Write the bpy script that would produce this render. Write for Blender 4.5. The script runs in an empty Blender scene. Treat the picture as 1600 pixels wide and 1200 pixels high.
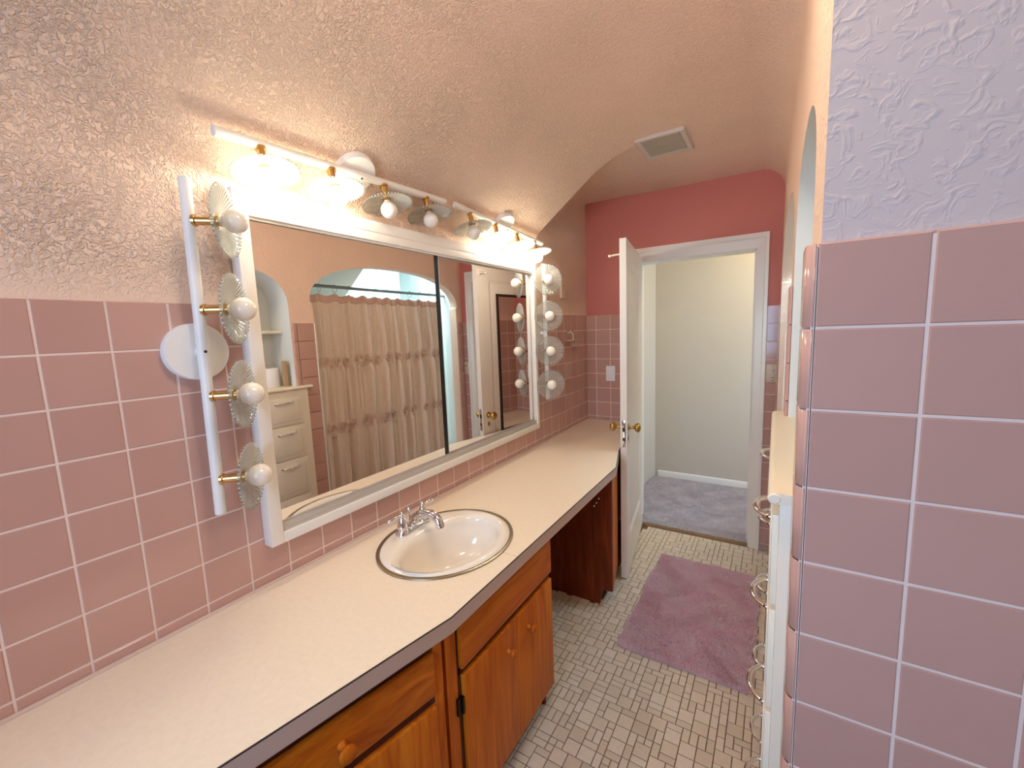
import bpy, bmesh, math, random
import numpy as np
from mathutils import Vector, Matrix, Euler
from mathutils.geometry import tessellate_polygon

sc = bpy.context.scene
COL = sc.collection
rnd = random.Random(7)
PI = math.pi

# ------------------------------------------------------------------ camera
def cam_rot(a, b, c):
    Rz = Matrix.Rotation(a, 3, 'Z'); Rx = Matrix.Rotation(b, 3, 'X'); Ry = Matrix.Rotation(c, 3, 'Y')
    return Rz @ Rx @ Ry
R = cam_rot(.5628, -.1242, .0383)
cd = bpy.data.cameras.new('camera'); cam = bpy.data.objects.new('camera', cd); COL.objects.link(cam)
right, fwd, up = R.col[0], R.col[1], R.col[2]
m = Matrix.Identity(4)
for i in range(3):
    m[i][0] = right[i]; m[i][1] = up[i]; m[i][2] = -fwd[i]
m.translation = Vector((1.2337, -.2069, 1.4925))
cam.matrix_world = m
cd.sensor_fit = 'HORIZONTAL'; cd.sensor_width = 36.0; cd.lens = 656.09 / 1600 * 36.0
cd.clip_start = .02; cd.clip_end = 100
sc.camera = cam

# ------------------------------------------------------------------ exposure, world, daylight
sc.view_settings.view_transform = 'Standard'; sc.view_settings.look = 'None'
sc.view_settings.exposure = 1.08; sc.view_settings.gamma = 1.0; sc.view_settings.use_curve_mapping = False
try:
    sc.cycles.use_denoising = True
    sc.cycles.sample_clamp_indirect = 4.0
    sc.cycles.max_bounces = 14; sc.cycles.diffuse_bounces = 6; sc.cycles.glossy_bounces = 8
    sc.cycles.transparent_max_bounces = 24
except Exception:
    pass
w = bpy.data.worlds.new('daylight'); sc.world = w; w.use_nodes = True
bg = w.node_tree.nodes['Background']; bg.inputs[0].default_value = (.50, .72, 1.0, 1); bg.inputs[1].default_value = 1.2

BULB_STRENGTH = 40.0
BULB_COLOUR = (1.0, .90, .72)
def daylight(name, loc, aim, sx, sy, power, colour):
    l = bpy.data.lights.new(name, 'AREA'); l.shape = 'RECTANGLE'; l.size = sx; l.size_y = sy
    l.energy = power; l.color = colour
    o = bpy.data.objects.new(name, l); COL.objects.link(o); o.location = loc
    o.rotation_euler = (Vector(aim) - Vector(loc)).to_track_quat('-Z', 'Y').to_euler()
    return o
daylight('daylight_window_behind_camera', (.87, -1.30, 1.48), (1.45, .48, 1.25), .74, .95, 13, (.48, .68, 1.0))
daylight('daylight_skylight', (1.72, 2.42, 2.62), (1.72, 2.42, 0), .5, .6, 24, (.62, .86, 1.0))
daylight('daylight_hall_window', (2.56, 3.42, 1.35), (0, 3.42, .3), .7, 1.0, 9, (.56, .76, 1.0))

# ------------------------------------------------------------------ materials
def lin(c):
    return c / 12.92 if c <= .04045 else ((c + .055) / 1.055) ** 2.4
def S(r, g, b):
    return (lin(r / 255), lin(g / 255), lin(b / 255), 1.0)

class Mat:
    """small node-graph helper"""
    def __init__(s, name, rough=.5, metal=0.0, col=(.8, .8, .8, 1), spec=None, coat=0):
        s.m = bpy.data.materials.new(name); s.m.use_nodes = True
        s.t = s.m.node_tree; s.n = s.t.nodes; s.b = s.n['Principled BSDF']; s.out = s.n['Material Output']
        s.b.inputs['Base Color'].default_value = col
        s.b.inputs['Roughness'].default_value = rough; s.b.inputs['Metallic'].default_value = metal
        if spec is not None: s.b.inputs['Specular IOR Level'].default_value = spec
        if coat: s.b.inputs['Coat Weight'].default_value = coat; s.b.inputs['Coat Roughness'].default_value = .12
    def add(s, typ, **kw):
        n = s.n.new(typ)
        for k, v in kw.items():
            if k.startswith('i_'): n.inputs[k[2:].replace('_', ' ')].default_value = v
            else: setattr(n, k, v)
        return n
    def link(s, a, b): s.t.links.new(a, b)
    def pos(s, scale=(1, 1, 1), obj=False):
        if obj: src = s.add('ShaderNodeTexCoord').outputs['Object']
        else: src = s.add('ShaderNodeNewGeometry').outputs['Position']
        mp = s.add('ShaderNodeMapping'); mp.inputs['Scale'].default_value = scale
        s.link(src, mp.inputs['Vector']); return mp.outputs['Vector']
    def noise(s, vec, scale, detail=2, rough=.5, dist=0):
        n = s.add('ShaderNodeTexNoise'); n.inputs['Scale'].default_value = scale; n.inputs['Detail'].default_value = detail
        n.inputs['Roughness'].default_value = rough; n.inputs['Distortion'].default_value = dist
        s.link(vec, n.inputs['Vector']); return n.outputs['Fac']
    def ramp(s, fac, stops, interp='LINEAR'):
        r = s.add('ShaderNodeValToRGB'); r.color_ramp.interpolation = interp
        e = r.color_ramp.elements
        while len(e) < len(stops): e.new(.5)
        for i, (p, c) in enumerate(stops):
            e[i].position = p; e[i].color = c if len(c) == 4 else (*c, 1)
        s.link(fac, r.inputs['Fac']); return r.outputs['Color']
    def mix(s, fac, a, b, blend='MIX'):
        n = s.add('ShaderNodeMix'); n.data_type = 'RGBA'; n.blend_type = blend
        for sock, v in ((n.inputs[0], fac), (n.inputs[6], a), (n.inputs[7], b)):
            if hasattr(v, 'is_linked'): s.link(v, sock)
            else: sock.default_value = v
        return n.outputs[2]
    def math(s, op, a, b=0):
        n = s.add('ShaderNodeMath', operation=op)
        for sock, v in ((n.inputs[0], a), (n.inputs[1], b)):
            if hasattr(v, 'is_linked'): s.link(v, sock)
            else: sock.default_value = v
        return n.outputs[0]
    def random(s): return s.add('ShaderNodeObjectInfo').outputs['Random']
    def col(s, c): s.link(c, s.b.inputs['Base Color'])
    def bump(s, h, strength=.3, dist=.01):
        n = s.add('ShaderNodeBump'); n.inputs['Strength'].default_value = strength; n.inputs['Distance'].default_value = dist
        s.link(h, n.inputs['Height']); s.link(n.outputs['Normal'], s.b.inputs['Normal']); return n

def plain(name, c, rough=.5, metal=0, var=.0, **kw):
    k = Mat(name, rough, metal, c, **kw)
    if var:
        f = k.noise(k.pos(), 9, 3)
        d = tuple(max(0, v * (1 - var)) for v in c[:3]) + (1,)
        k.col(k.mix(f, c, d))
    return k.m

def plaster_mat(name, base, ridge=.9, scale=95, dist=1.3, smooth_low=True, thr=(.42, .62), low=4.0):
    k = Mat(name, .62, 0, base, spec=.3)
    p = k.pos()
    n1 = k.noise(p, scale, 2, .5, dist)
    n2 = k.noise(p, low, 2)
    h = k.ramp(n1, [(thr[0], (0, 0, 0)), (thr[1], (1, 1, 1))])
    h = k.math('MULTIPLY', h, k.ramp(n2, [(.3, (.55, .55, .55)), (.65, (1, 1, 1))]))
    if smooth_low:   # trowelled flat just above the tiles and towards the flat ceiling
        z = k.add('ShaderNodeSeparateXYZ'); k.link(p, z.inputs[0])
        mr = k.add('ShaderNodeMapRange'); mr.inputs[1].default_value = 1.60; mr.inputs[2].default_value = 1.70
        mr.inputs[3].default_value = .15; k.link(z.outputs['Z'], mr.inputs[0])
        mx = k.add('ShaderNodeMapRange'); mx.inputs[1].default_value = .25; mx.inputs[2].default_value = .75
        mx.inputs[3].default_value = 1.0; mx.inputs[4].default_value = .35; k.link(z.outputs['X'], mx.inputs[0])
        h = k.math('MULTIPLY', k.math('MULTIPLY', h, mr.outputs[0]), mx.outputs[0])
    k.bump(h, ridge, .006)
    k.col(k.mix(n2, base, tuple(v * .94 for v in base[:3]) + (1,)))
    return k.m

PLASTER_C = S(241, 210, 188)
M_plaster = plaster_mat('plaster', PLASTER_C)
M_plaster_right = plaster_mat('plaster_stipple', PLASTER_C, .28, 75, 1.0, False, low=8)
M_plaster_near = plaster_mat('plaster_skip_trowel', S(206, 188, 182), .22, 40, 1.6, False, (.5, .72), 6)
M_red = plain('red_paint', S(200, 118, 106), .55, var=.06)
M_hall = plain('hall_paint', S(214, 207, 194), .6, var=.04)
M_alcove = plain('alcove_paint', S(222, 226, 222), .55)
M_white = plain('white_paint', S(238, 232, 224), .35, var=.03)
M_white_cool = plain('white_enamel', S(240, 240, 238), .3)
M_cream = plain('cream_enamel', S(238, 228, 208), .35, var=.02)
M_lamp_white = plain('lamp_white', S(240, 236, 232), .4)
M_brass = Mat('brass', .25, 1, S(210, 172, 112)).m
M_oldbrass = Mat('old_brass', .28, 1, S(196, 160, 92)).m
M_chrome = Mat('chrome', .07, 1, S(232, 232, 234)).m
M_alu = Mat('aluminium', .45, .55, S(206, 200, 194)).m
M_steel = Mat('brushed_steel', .3, 1, S(170, 160, 140)).m
M_black = plain('black_edge', S(10, 16, 20), .3)
M_dark = plain('dark_brown', S(46, 22, 10), .5)
M_mirror = Mat('mirror_silver', .0, 1, S(243, 240, 236)).m
M_porcelain = plain('porcelain', S(246, 238, 226), .08, spec=.6)
M_screw = plain('screw', S(60, 50, 44), .4, 1)
M_rod = Mat('rod_metal', .3, 1, S(150, 160, 160)).m
M_grout = plain('grout', S(240, 216, 204), .8, var=.08)
M_floor_grout = plain('floor_grout', S(126, 88, 62), .9, var=.15)

def tile_mat():
    k = Mat('pink_tile', .12, 0, S(207, 168, 155), spec=.5)
    a = k.ramp(k.random(), [(0, S(194, 152, 139)), (1, S(202, 160, 147))])
    k.col(k.mix(k.math('MULTIPLY', k.noise(k.pos(), 7, 2), .5), a, S(191, 148, 135)))
    k.bump(k.noise(k.pos(), 14, 1), .06, .004)
    return k.m
M_tile = tile_mat()
def floor_tile_mat():
    k = Mat('floor_tile', .35, 0, S(214, 196, 174))
    a = k.ramp(k.random(), [(0, S(216, 198, 176)), (.35, S(226, 210, 190)), (.7, S(232, 218, 200)), (1, S(206, 188, 166))])
    k.col(k.mix(k.math('MULTIPLY', k.noise(k.pos(), 60, 3), .45), a, S(190, 170, 146)))
    return k.m
M_ftile = floor_tile_mat()

def wood_mat(name, c0, c1, c2, axis='z'):
    k = Mat(name, .45, 0, c1, spec=.22)
    sca = {'z': (14, 14, 1.2), 'y': (14, 1.2, 14)}[axis]
    p = k.pos(sca)
    f = k.noise(p, 2.2, 5, .6, .8)
    g = k.noise(k.pos((1.5, 1.5, 1.5)), 2.2, 2)
    c = k.ramp(f, [(.3, c0), (.5, c1), (.72, c2)])
    k.col(k.mix(k.ramp(g, [(.35, (0, 0, 0)), (.75, (.55, .55, .55))]), c, c0))
    k.bump(f, .05, .003)
    return k.m
M_wood = wood_mat('orange_maple', S(172, 82, 12), S(206, 112, 22), S(222, 136, 36))
M_wood_h = wood_mat('orange_maple_rail', S(172, 82, 12), S(202, 108, 20), S(220, 132, 34), 'y')
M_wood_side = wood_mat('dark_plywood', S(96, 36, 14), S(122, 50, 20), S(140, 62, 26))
M_groove = plain('groove_brown', S(72, 22, 10), .5)  # darker brown strips along the joints between the cabinet fronts

def laminate():
    k = Mat('cream_laminate', .34, 0, S(246, 230, 206), spec=.4)
    f = k.noise(k.pos(), 70, 4, .6)
    k.col(k.ramp(f, [(.3, S(244, 229, 206)), (.5, S(247, 232, 210)), (.7, S(249, 235, 214))]))
    return k.m
M_lam = laminate()
M_lam_shaded = plain('laminate_shaded', S(196, 172, 160), .35)  # same cream laminate, with the front edge's shade put into the colour
M_seam = plain('edge_seam', S(56, 46, 42), .5)

def glass_shade():
    k = Mat('ribbed_glass')
    tr = k.add('ShaderNodeBsdfTransparent'); tr.inputs[0].default_value = (.94, .965, .94, 1)
    gl = k.add('ShaderNodeBsdfGlossy'); gl.inputs['Roughness'].default_value = .08
    tl = k.add('ShaderNodeBsdfTranslucent'); tl.inputs[0].default_value = (.9, .91, .87, 1)
    df = k.add('ShaderNodeBsdfDiffuse'); df.inputs[0].default_value = (.88, .89, .86, 1)
    lw = k.add('ShaderNodeLayerWeight'); lw.inputs[0].default_value = .35
    m1 = k.add('ShaderNodeMixShader'); m1.inputs[0].default_value = .5
    k.link(tl.outputs[0], m1.inputs[1]); k.link(df.outputs[0], m1.inputs[2])
    sp = k.add('ShaderNodeSeparateXYZ'); k.link(k.pos((1, 1, 1), True), sp.inputs[0])
    an = k.math('ARCTAN2', sp.outputs['Y'], sp.outputs['X'])
    rib = k.ramp(k.math('SINE', k.math('MULTIPLY', an, 48.0)), [(.42, (.05, .05, .05)), (.68, (.85, .85, .85))])
    m2 = k.add('ShaderNodeMixShader'); k.link(rib, m2.inputs[0])
    k.link(tr.outputs[0], m2.inputs[1]); k.link(m1.outputs[0], m2.inputs[2])
    m3 = k.add('ShaderNodeMixShader'); k.link(k.math('MULTIPLY', lw.outputs['Fresnel'], .6), m3.inputs[0])
    k.link(m2.outputs[0], m3.inputs[1]); k.link(gl.outputs[0], m3.inputs[2])
    k.link(m3.outputs[0], k.out.inputs['Surface'])
    return k.m
M_shade = glass_shade()
def clear_pane(name, tint):
    k = Mat(name)
    tr = k.add('ShaderNodeBsdfTransparent'); tr.inputs[0].default_value = tint
    gl = k.add('ShaderNodeBsdfGlossy'); gl.inputs['Roughness'].default_value = .03
    lw = k.add('ShaderNodeLayerWeight'); lw.inputs[0].default_value = .3
    m3 = k.add('ShaderNodeMixShader'); k.link(lw.outputs['Fresnel'], m3.inputs[0])
    k.link(tr.outputs[0], m3.inputs[1]); k.link(gl.outputs[0], m3.inputs[2])
    k.link(m3.outputs[0], k.out.inputs['Surface'])
    return k.m
M_pane = clear_pane('window_glass', (.96, .98, .98, 1))
def clear_plastic():
    k = Mat('clear_plastic')
    tr = k.add('ShaderNodeBsdfTransparent'); df = k.add('ShaderNodeBsdfDiffuse'); df.inputs[0].default_value = S(236, 214, 200)
    m1 = k.add('ShaderNodeMixShader'); m1.inputs[0].default_value = .4
    k.link(tr.outputs[0], m1.inputs[1]); k.link(df.outputs[0], m1.inputs[2]); k.link(m1.outputs[0], k.out.inputs['Surface'])
    return k.m
M_plastic = clear_plastic()
def lit():
    k = Mat('lit_bulb', .4, 0, (1, .95, .85, 1))
    k.b.inputs['Emission Color'].default_value = (*BULB_COLOUR, 1); k.b.inputs['Emission Strength'].default_value = BULB_STRENGTH
    return k.m
M_lit = lit()
M_opal = plain('opal_bulb', S(246, 238, 226), .12, spec=.6)
def warm_lamp():
    k = Mat('hall_lamp_glow', .4, 0, (1, .9, .7, 1))
    k.b.inputs['Emission Color'].default_value = (1, .80, .46, 1); k.b.inputs['Emission Strength'].default_value = 30
    return k.m
M_hall_lamp = warm_lamp()
def room_fill():
    k = Mat('room_fill_glow', .4, 0, (1, .9, .7, 1))
    k.b.inputs['Emission Color'].default_value = (1, .86, .64, 1); k.b.inputs['Emission Strength'].default_value = 15
    return k.m
M_room_fill = room_fill()
def cloth_mat():
    k = Mat('curtain_cloth', .8, 0, S(206, 178, 162), spec=.2)
    k.col(k.mix(k.noise(k.pos(), 30, 2), S(236, 220, 204), S(224, 206, 190)))
    k.bump(k.noise(k.pos((1, 1, .15)), 160, 2), .15, .002)
    return k.m
M_cloth = cloth_mat()
M_hem = plain('curtain_hem', S(212, 176, 160), .8)
M_rosette = plain('rosette_cloth', S(240, 214, 200), .85, var=.15)
def pile_mat(name, a, b, sc_=10, fine=140):
    k = Mat(name, .95, 0, a, spec=.1)
    f = k.noise(k.pos(), sc_, 4, .6, .6); g = k.noise(k.pos(), fine, 2)
    c = k.mix(k.ramp(f, [(.36, (0, 0, 0)), (.62, (1, 1, 1))]), a, b)
    cc = k.mix(k.math('MULTIPLY', g, .4), c, tuple(v * .7 for v in a[:3]) + (1,)); k.col(cc)
    tl = k.add('ShaderNodeBsdfTranslucent'); k.link(cc, tl.inputs[0])
    ms = k.add('ShaderNodeMixShader'); ms.inputs[0].default_value = .45
    k.link(k.b.outputs[0], ms.inputs[1]); k.link(tl.outputs[0], ms.inputs[2]); k.link(ms.outputs[0], k.out.inputs['Surface'])
    return k.m
M_rug = pile_mat('mauve_pile', S(250, 218, 226), S(252, 232, 234))
M_carpet = pile_mat('taupe_carpet', S(228, 220, 222), S(242, 236, 238), 14, 90)
M_carpet_edge = plain('carpet_edge', S(150, 118, 86), .9, var=.3)
M_paper = plain('white_paper', S(240, 240, 244), .8)
M_tan = plain('tan_card', S(176, 146, 112), .6)
M_vent = plain('vent_enamel', S(206, 196, 188), .45)
M_vent_dark = plain('vent_grille', S(184, 174, 156), .6, var=.1)
M_ivory = plain('ivory_plastic', S(214, 196, 172), .4)
M_caulk = plain('caulk', S(222, 196, 182), .6)

# ------------------------------------------------------------------ mesh helpers
class MB:
    def __init__(s): s.v = []; s.f = []
    def add(s, vs, fs):
        o = len(s.v); s.v += [tuple(x) for x in vs]; s.f += [tuple(i + o for i in f) for f in fs]; return s
    def box(s, a, b, bev=0.0, M=None):
        x0, y0, z0 = a; x1, y1, z1 = b
        if bev <= 0:
            vs = [(x, y, z) for x in (x0, x1) for y in (y0, y1) for z in (z0, z1)]
            fs = [(0, 1, 3, 2), (4, 6, 7, 5), (0, 4, 5, 1), (2, 3, 7, 6), (0, 2, 6, 4), (1, 5, 7, 3)]
        else:
            bm = bmesh.new(); bmesh.ops.create_cube(bm, size=1)
            for v in bm.verts:
                v.co = Vector((x0 + (v.co.x + .5) * (x1 - x0), y0 + (v.co.y + .5) * (y1 - y0), z0 + (v.co.z + .5) * (z1 - z0)))
            bmesh.ops.bevel(bm, geom=list(bm.edges), offset=bev, segments=2, profile=.6, affect='EDGES')
            bm.verts.index_update()
            vs = [v.co[:] for v in bm.verts]; fs = [[v.index for v in f.verts] for f in bm.faces]; bm.free()
        if M is not None: vs = [M @ Vector(v) for v in vs]
        return s.add(vs, fs)
    def frame(s, axis):
        a = Vector(axis).normalized(); h = Vector((0, 0, 1)) if abs(a.z) < .9 else Vector((1, 0, 0))
        u = a.cross(h).normalized(); return a, u, a.cross(u)
    def lathe(s, prof, origin, axis, seg=24, caps=True, sx=1, sy=1):
        """prof: list of (radius, height along axis)"""
        a, u, w_ = s.frame(axis); o = Vector(origin); vs = []; fs = []
        n = len(prof)
        for r, h in prof:
            for i in range(seg):
                t = 2 * PI * i / seg
                vs.append(o + a * h + u * (r * sx * math.cos(t)) + w_ * (r * sy * math.sin(t)))
        for j in range(n - 1):
            for i in range(seg):
                k = (i + 1) % seg
                fs.append((j * seg + i, j * seg + k, (j + 1) * seg + k, (j + 1) * seg + i))
        if caps:
            if prof[0][0] > 1e-6: fs.append(tuple(range(seg))[::-1])
            if prof[-1][0] > 1e-6: fs.append(tuple((n - 1) * seg + i for i in range(seg)))
        return s.add(vs, fs)
    def cyl(s, p0, p1, r, seg=20, bev=0):
        p0 = Vector(p0); d = Vector(p1) - p0; L = d.length
        prof = [(r, 0), (r, L)] if not bev else [(r - bev, 0), (r, bev), (r, L - bev), (r - bev, L)]
        return s.lathe(prof, p0, d, seg)
    def ball(s, c, r, seg=20, axis=(0, 0, 1), sz=1.0):
        n = seg // 2
        prof = [(max(r * math.sin(PI * i / n), 1e-5), -r * sz * math.cos(PI * i / n)) for i in range(n + 1)]
        return s.lathe(prof, c, axis, seg, caps=False)
    def tube(s, pts, r, seg=10, caps=True):
        pts = [Vector(p) for p in pts]; n = len(pts)
        rs = r if isinstance(r, (list, tuple)) else [r] * n
        vs = []; fs = []; prev = None
        for i, p in enumerate(pts):
            t = (pts[min(i + 1, n - 1)] - pts[max(i - 1, 0)]).normalized()
            if prev is None:
                h = Vector((0, 0, 1)) if abs(t.z) < .9 else Vector((1, 0, 0)); u = t.cross(h).normalized()
            else:
                u = (prev - t * prev.dot(t)).normalized()
            prev = u; w_ = t.cross(u)
            for k in range(seg):
                a = 2 * PI * k / seg; vs.append(p + (u * math.cos(a) + w_ * math.sin(a)) * rs[i])
        for i in range(n - 1):
            for k in range(seg):
                q = (k + 1) % seg; fs.append((i * seg + k, i * seg + q, (i + 1) * seg + q, (i + 1) * seg + k))
        if caps: fs += [tuple(range(seg))[::-1], tuple((n - 1) * seg + k for k in range(seg))]
        return s.add(vs, fs)
    def grid(s, P, close=False):
        """P[i][j] points"""
        a = len(P); b = len(P[0]); vs = [p for row in P for p in row]; fs = []
        for i in range(a - 1):
            for j in range(b - 1 + (1 if close else 0)):
                k = (j + 1) % b; fs.append((i * b + j, i * b + k, (i + 1) * b + k, (i + 1) * b + j))
        return s.add(vs, fs)
    def poly(s, outer, holes, fn):
        """flat polygon with holes, 2-D points mapped by fn(u, v) -> xyz"""
        loops = [[Vector((p[0], p[1], 0)) for p in l] for l in [outer] + holes]
        tris = tessellate_polygon(loops); flat = [p for l in loops for p in l]
        return s.add([fn(p.x, p.y) for p in flat], [tuple(t) for t in tris])
    def prism(s, poly, fn, d0, d1, caps=True):
        """polygon (u, v) extruded between d0 and d1, fn(u, v, d) -> xyz"""
        n = len(poly); vs = [fn(u, v, d0) for u, v in poly] + [fn(u, v, d1) for u, v in poly]
        fs = [(i, (i + 1) % n, n + (i + 1) % n, n + i) for i in range(n)]
        s.add(vs, fs)
        if caps:
            tr = tessellate_polygon([[Vector((u, v, 0)) for u, v in poly]])
            s.add([fn(u, v, d0) for u, v in poly], [tuple(t) for t in tr]); s.add([fn(u, v, d1) for u, v in poly], [tuple(t)[::-1] for t in tr])
        return s
    def mesh(s, name, smooth=True, angle=.7, merge=True):
        me = bpy.data.meshes.new(name); me.from_pydata([tuple(v) for v in s.v], [], [tuple(f) for f in s.f]); me.validate()
        bm = bmesh.new(); bm.from_mesh(me)
        if merge: bmesh.ops.remove_doubles(bm, verts=bm.verts, dist=1e-5)
        bmesh.ops.recalc_face_normals(bm, faces=bm.faces); bm.to_mesh(me); bm.free()
        if smooth:
            me.shade_smooth()
            if angle: me.set_sharp_from_angle(angle=angle)
        return me
    def obj(s, name, mat, parent=None, **kw):
        return link(name, s.mesh(name, **kw), mat, parent)

def link(name, me, mat, parent=None, loc=None, rot=None):
    if mat is not None and not me.materials: me.materials.append(mat)
    o = bpy.data.objects.new(name, me); COL.objects.link(o)
    if parent is not None: o.parent = parent
    if loc is not None: o.location = loc
    if rot is not None: o.rotation_euler = rot
    return o
def thing(name, label, cat, loc=(0, 0, 0), rz=0, group=None, rot=None):
    o = bpy.data.objects.new(name, None); o.empty_display_size = .05; COL.objects.link(o); o.location = loc
    o.rotation_euler = rot if rot is not None else (0, 0, rz)
    return tag(o, label, cat, group)
def tag(o, label=None, cat=None, group=None, kind=None):
    if label: o['label'] = label
    if cat: o['category'] = cat
    if group: o['group'] = group
    if kind: o['kind'] = kind
    return o
def struct(o, label=None, cat=None):
    return tag(o, label, cat, None, 'structure')

# ------------------------------------------------------------------ measures (metres): x from the mirror wall, y along the counter, z up
T = .111                     # wall tile pitch
ZT = 1.5926                  # top of the tiles
YF = 2.8663                  # far wall
ZC = .7846                   # counter top
YS = 2.03                    # end of the sloped ceiling
ZCEIL = 2.40
def XR(y): return 1.28 - .030 * (y - .495) / 2.37     # right wall
YP = .495                    # partition face

# ================================================================== SETTING
# floor slab (grout) -------------------------------------------------
floor = struct(MB().box((-.05, -1.35, -.06), (2.5, YF + .02, -.004)).obj('floor', M_floor_grout), 'cream mosaic tile floor with brown grout', 'floor')

# mosaic: squares, bricks and small squares on a 27.5 mm module
def mosaic():
    U = .0275; X0, X1, Y0, Y1 = .0, 1.30, .30, YF - .02
    nx = int((1.30 - X0) / U); ny = int((Y1 - Y0) / U) + 1
    used = [[False] * ny for _ in range(nx)]; out = []
    r = random.Random(3)
    for j in range(ny):
        for i in range(nx):
            if used[i][j]: continue
            opts = []
            def free(a, b): return i + a <= nx and j + b <= ny and all(not used[i + p][j + q] for p in range(a) for q in range(b))
            if free(2, 2): opts += [(2, 2)] * 5
            if free(2, 1): opts += [(2, 1)] * 4
            if free(1, 2): opts += [(1, 2)] * 4
            opts += [(1, 1)]
            a, b = r.choice(opts)
            for p in range(a):
                for q in range(b): used[i + p][j + q] = True
            out.append((X0 + i * U, Y0 + j * U, a, b))
    return U, out
U, mos = mosaic()
mos = [t for t in mos if t[0] > .43 or 1.08 < t[1] < 1.80]
g = .0032
def ftile_mesh(a, b):
    w_, d = a * U - g, b * U - g; c = .0012; h = .0
    vs = [(0, 0, -.004), (w_, 0, -.004), (w_, d, -.004), (0, d, -.004), (0, 0, h - c * .6), (w_, 0, h - c * .6), (w_, d, h - c * .6), (0, d, h - c * .6),
          (c, c, h), (w_ - c, c, h), (w_ - c, d - c, h), (c, d - c, h)]
    fs = [(0, 1, 5, 4), (1, 2, 6, 5), (2, 3, 7, 6), (3, 0, 4, 7), (4, 5, 9, 8), (5, 6, 10, 9), (6, 7, 11, 10), (7, 4, 8, 11), (8, 9, 10, 11)]
    return MB().add(vs, fs)
camp = Vector((1.2337, -.2069, 1.4925))
def on_floor_visible(x, y):
    if 1.56 < y < 2.45 and .68 < x < 1.2: return False     # under the rug
    if y < 1.15 and x < .53: return False
    if 1.28 < x: return False
    return y > .80 and (x > .44 or 1.15 < y < 1.8)
vis = sorted([t for t in mos if on_floor_visible(t[0], t[1])], key=lambda t: t[2] * t[3] / max(.2, ((t[0] - camp.x) ** 2 + (t[1] - camp.y) ** 2 + camp.z ** 2)) ** 1.5, reverse=True)
near = set(vis[:300]); fm = {}
rest = MB()
for t in mos:
    x, y, a, b = t
    dz = rnd.uniform(-.0004, .0004)
    if t in near:
        if (a, b) not in fm: fm[(a, b)] = ftile_mesh(a, b).mesh('floor_tile', smooth=False); fm[(a, b)].materials.append(M_ftile)
        link('tile', fm[(a, b)], None, floor, (x, y, dz))
    else:
        q = ftile_mesh(a, b); rest.add([(v[0] + x, v[1] + y, v[2] + dz) for v in q.v], q.f)
tag(rest.obj('tile_field', M_ftile, floor, smooth=False, merge=False), kind='stuff')

# wall tiles ---------------------------------------------------------
_wt = {}
def wtile(w_, h, th=.008, gap=.0030):
    key = (round(w_, 4), round(h, 4), th, gap)
    if key not in _wt:
        a, b = w_ / 2 - gap / 2, h / 2 - gap / 2; c = .0022
        vs = [(-a, -b, 0), (a, -b, 0), (a, b, 0), (-a, b, 0), (-a, -b, th - c), (a, -b, th - c), (a, b, th - c), (-a, b, th - c),
              (-a + c, -b + c, th), (a - c, -b + c, th), (a - c, b - c, th), (-a + c, b - c, th)]
        fs = [(0, 1, 5, 4), (1, 2, 6, 5), (2, 3, 7, 6), (3, 0, 4, 7), (4, 5, 9, 8), (5, 6, 10, 9), (6, 7, 11, 10), (7, 4, 8, 11), (8, 9, 10, 11)]
        me = MB().add(vs, fs).mesh('wall_tile', smooth=False); me.materials.append(M_tile); _wt[key] = me
    return _wt[key]
def rot_cols(u, v, n):
    M_ = Matrix((u, v, n)).transposed(); return M_.to_euler()
ROT_L = rot_cols((0, 1, 0), (0, 0, 1), (1, 0, 0))       # on the mirror wall, facing +x
ROT_F = rot_cols((1, 0, 0), (0, 0, 1), (0, -1, 0))      # facing the camera side (-y)
ROT_R = rot_cols((0, -1, 0), (0, 0, 1), (-1, 0, 0))     # facing -x
def put_tile(parent, c, rot, w_, h, th=.008, gap=.0030):
    e = Euler((rot[0], rot[1], rot[2])); j = .0025
    return link('tile', wtile(w_, h, th, gap), None, parent, c, (e[0] + rnd.uniform(-j, j), e[1] + rnd.uniform(-j, j), e[2] + rnd.uniform(-j, j)))

# mirror wall --------------------------------------------------------
TH = .008
wl = struct(MB().box((-.12, -1.35, -.02), (-.0015, YF + .12, ZT - .004)).obj('wall_left', M_grout), 'pink tiled wall carrying the wide mirror', 'wall')
# plaster above the tiles, flush with the tile face, up to where the slope begins
MB().grid([[(-.003, y, z) for z in (ZT - .004, 1.75, 1.90, 1.9402)] for y in (-1.35, YS)]).obj('plaster', M_plaster, wl)
MB().grid([[(-.003, y, z) for z in (ZT - .004, 2.0, 2.25)] for y in (YS - .001, YF + .01)]).obj('plaster', M_plaster, wl)
cy0 = -5
for c in range(cy0, 26):
    y0, y1 = c * T, (c + 1) * T
    if y1 > YF: y1 = YF - .002
    if y0 >= YF - .01: continue
    for r_ in range(8):
        z1 = ZT - r_ * T; z0 = max(z1 - T, ZC - .002)
        if y0 > .44 and y1 < 1.93 and z0 > .96 and z1 < 1.84: continue      # hidden behind the mirror
        put_tile(wl, (-TH, (y0 + y1) / 2, (z0 + z1) / 2), ROT_L, y1 - y0, z1 - z0)
# caulk bead along the counter
MB().tube([(.003, -1.2, ZC + .003), (.003, YF - .004, ZC + .003)], .005, 8).obj('caulk_bead', M_caulk, wl)

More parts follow.
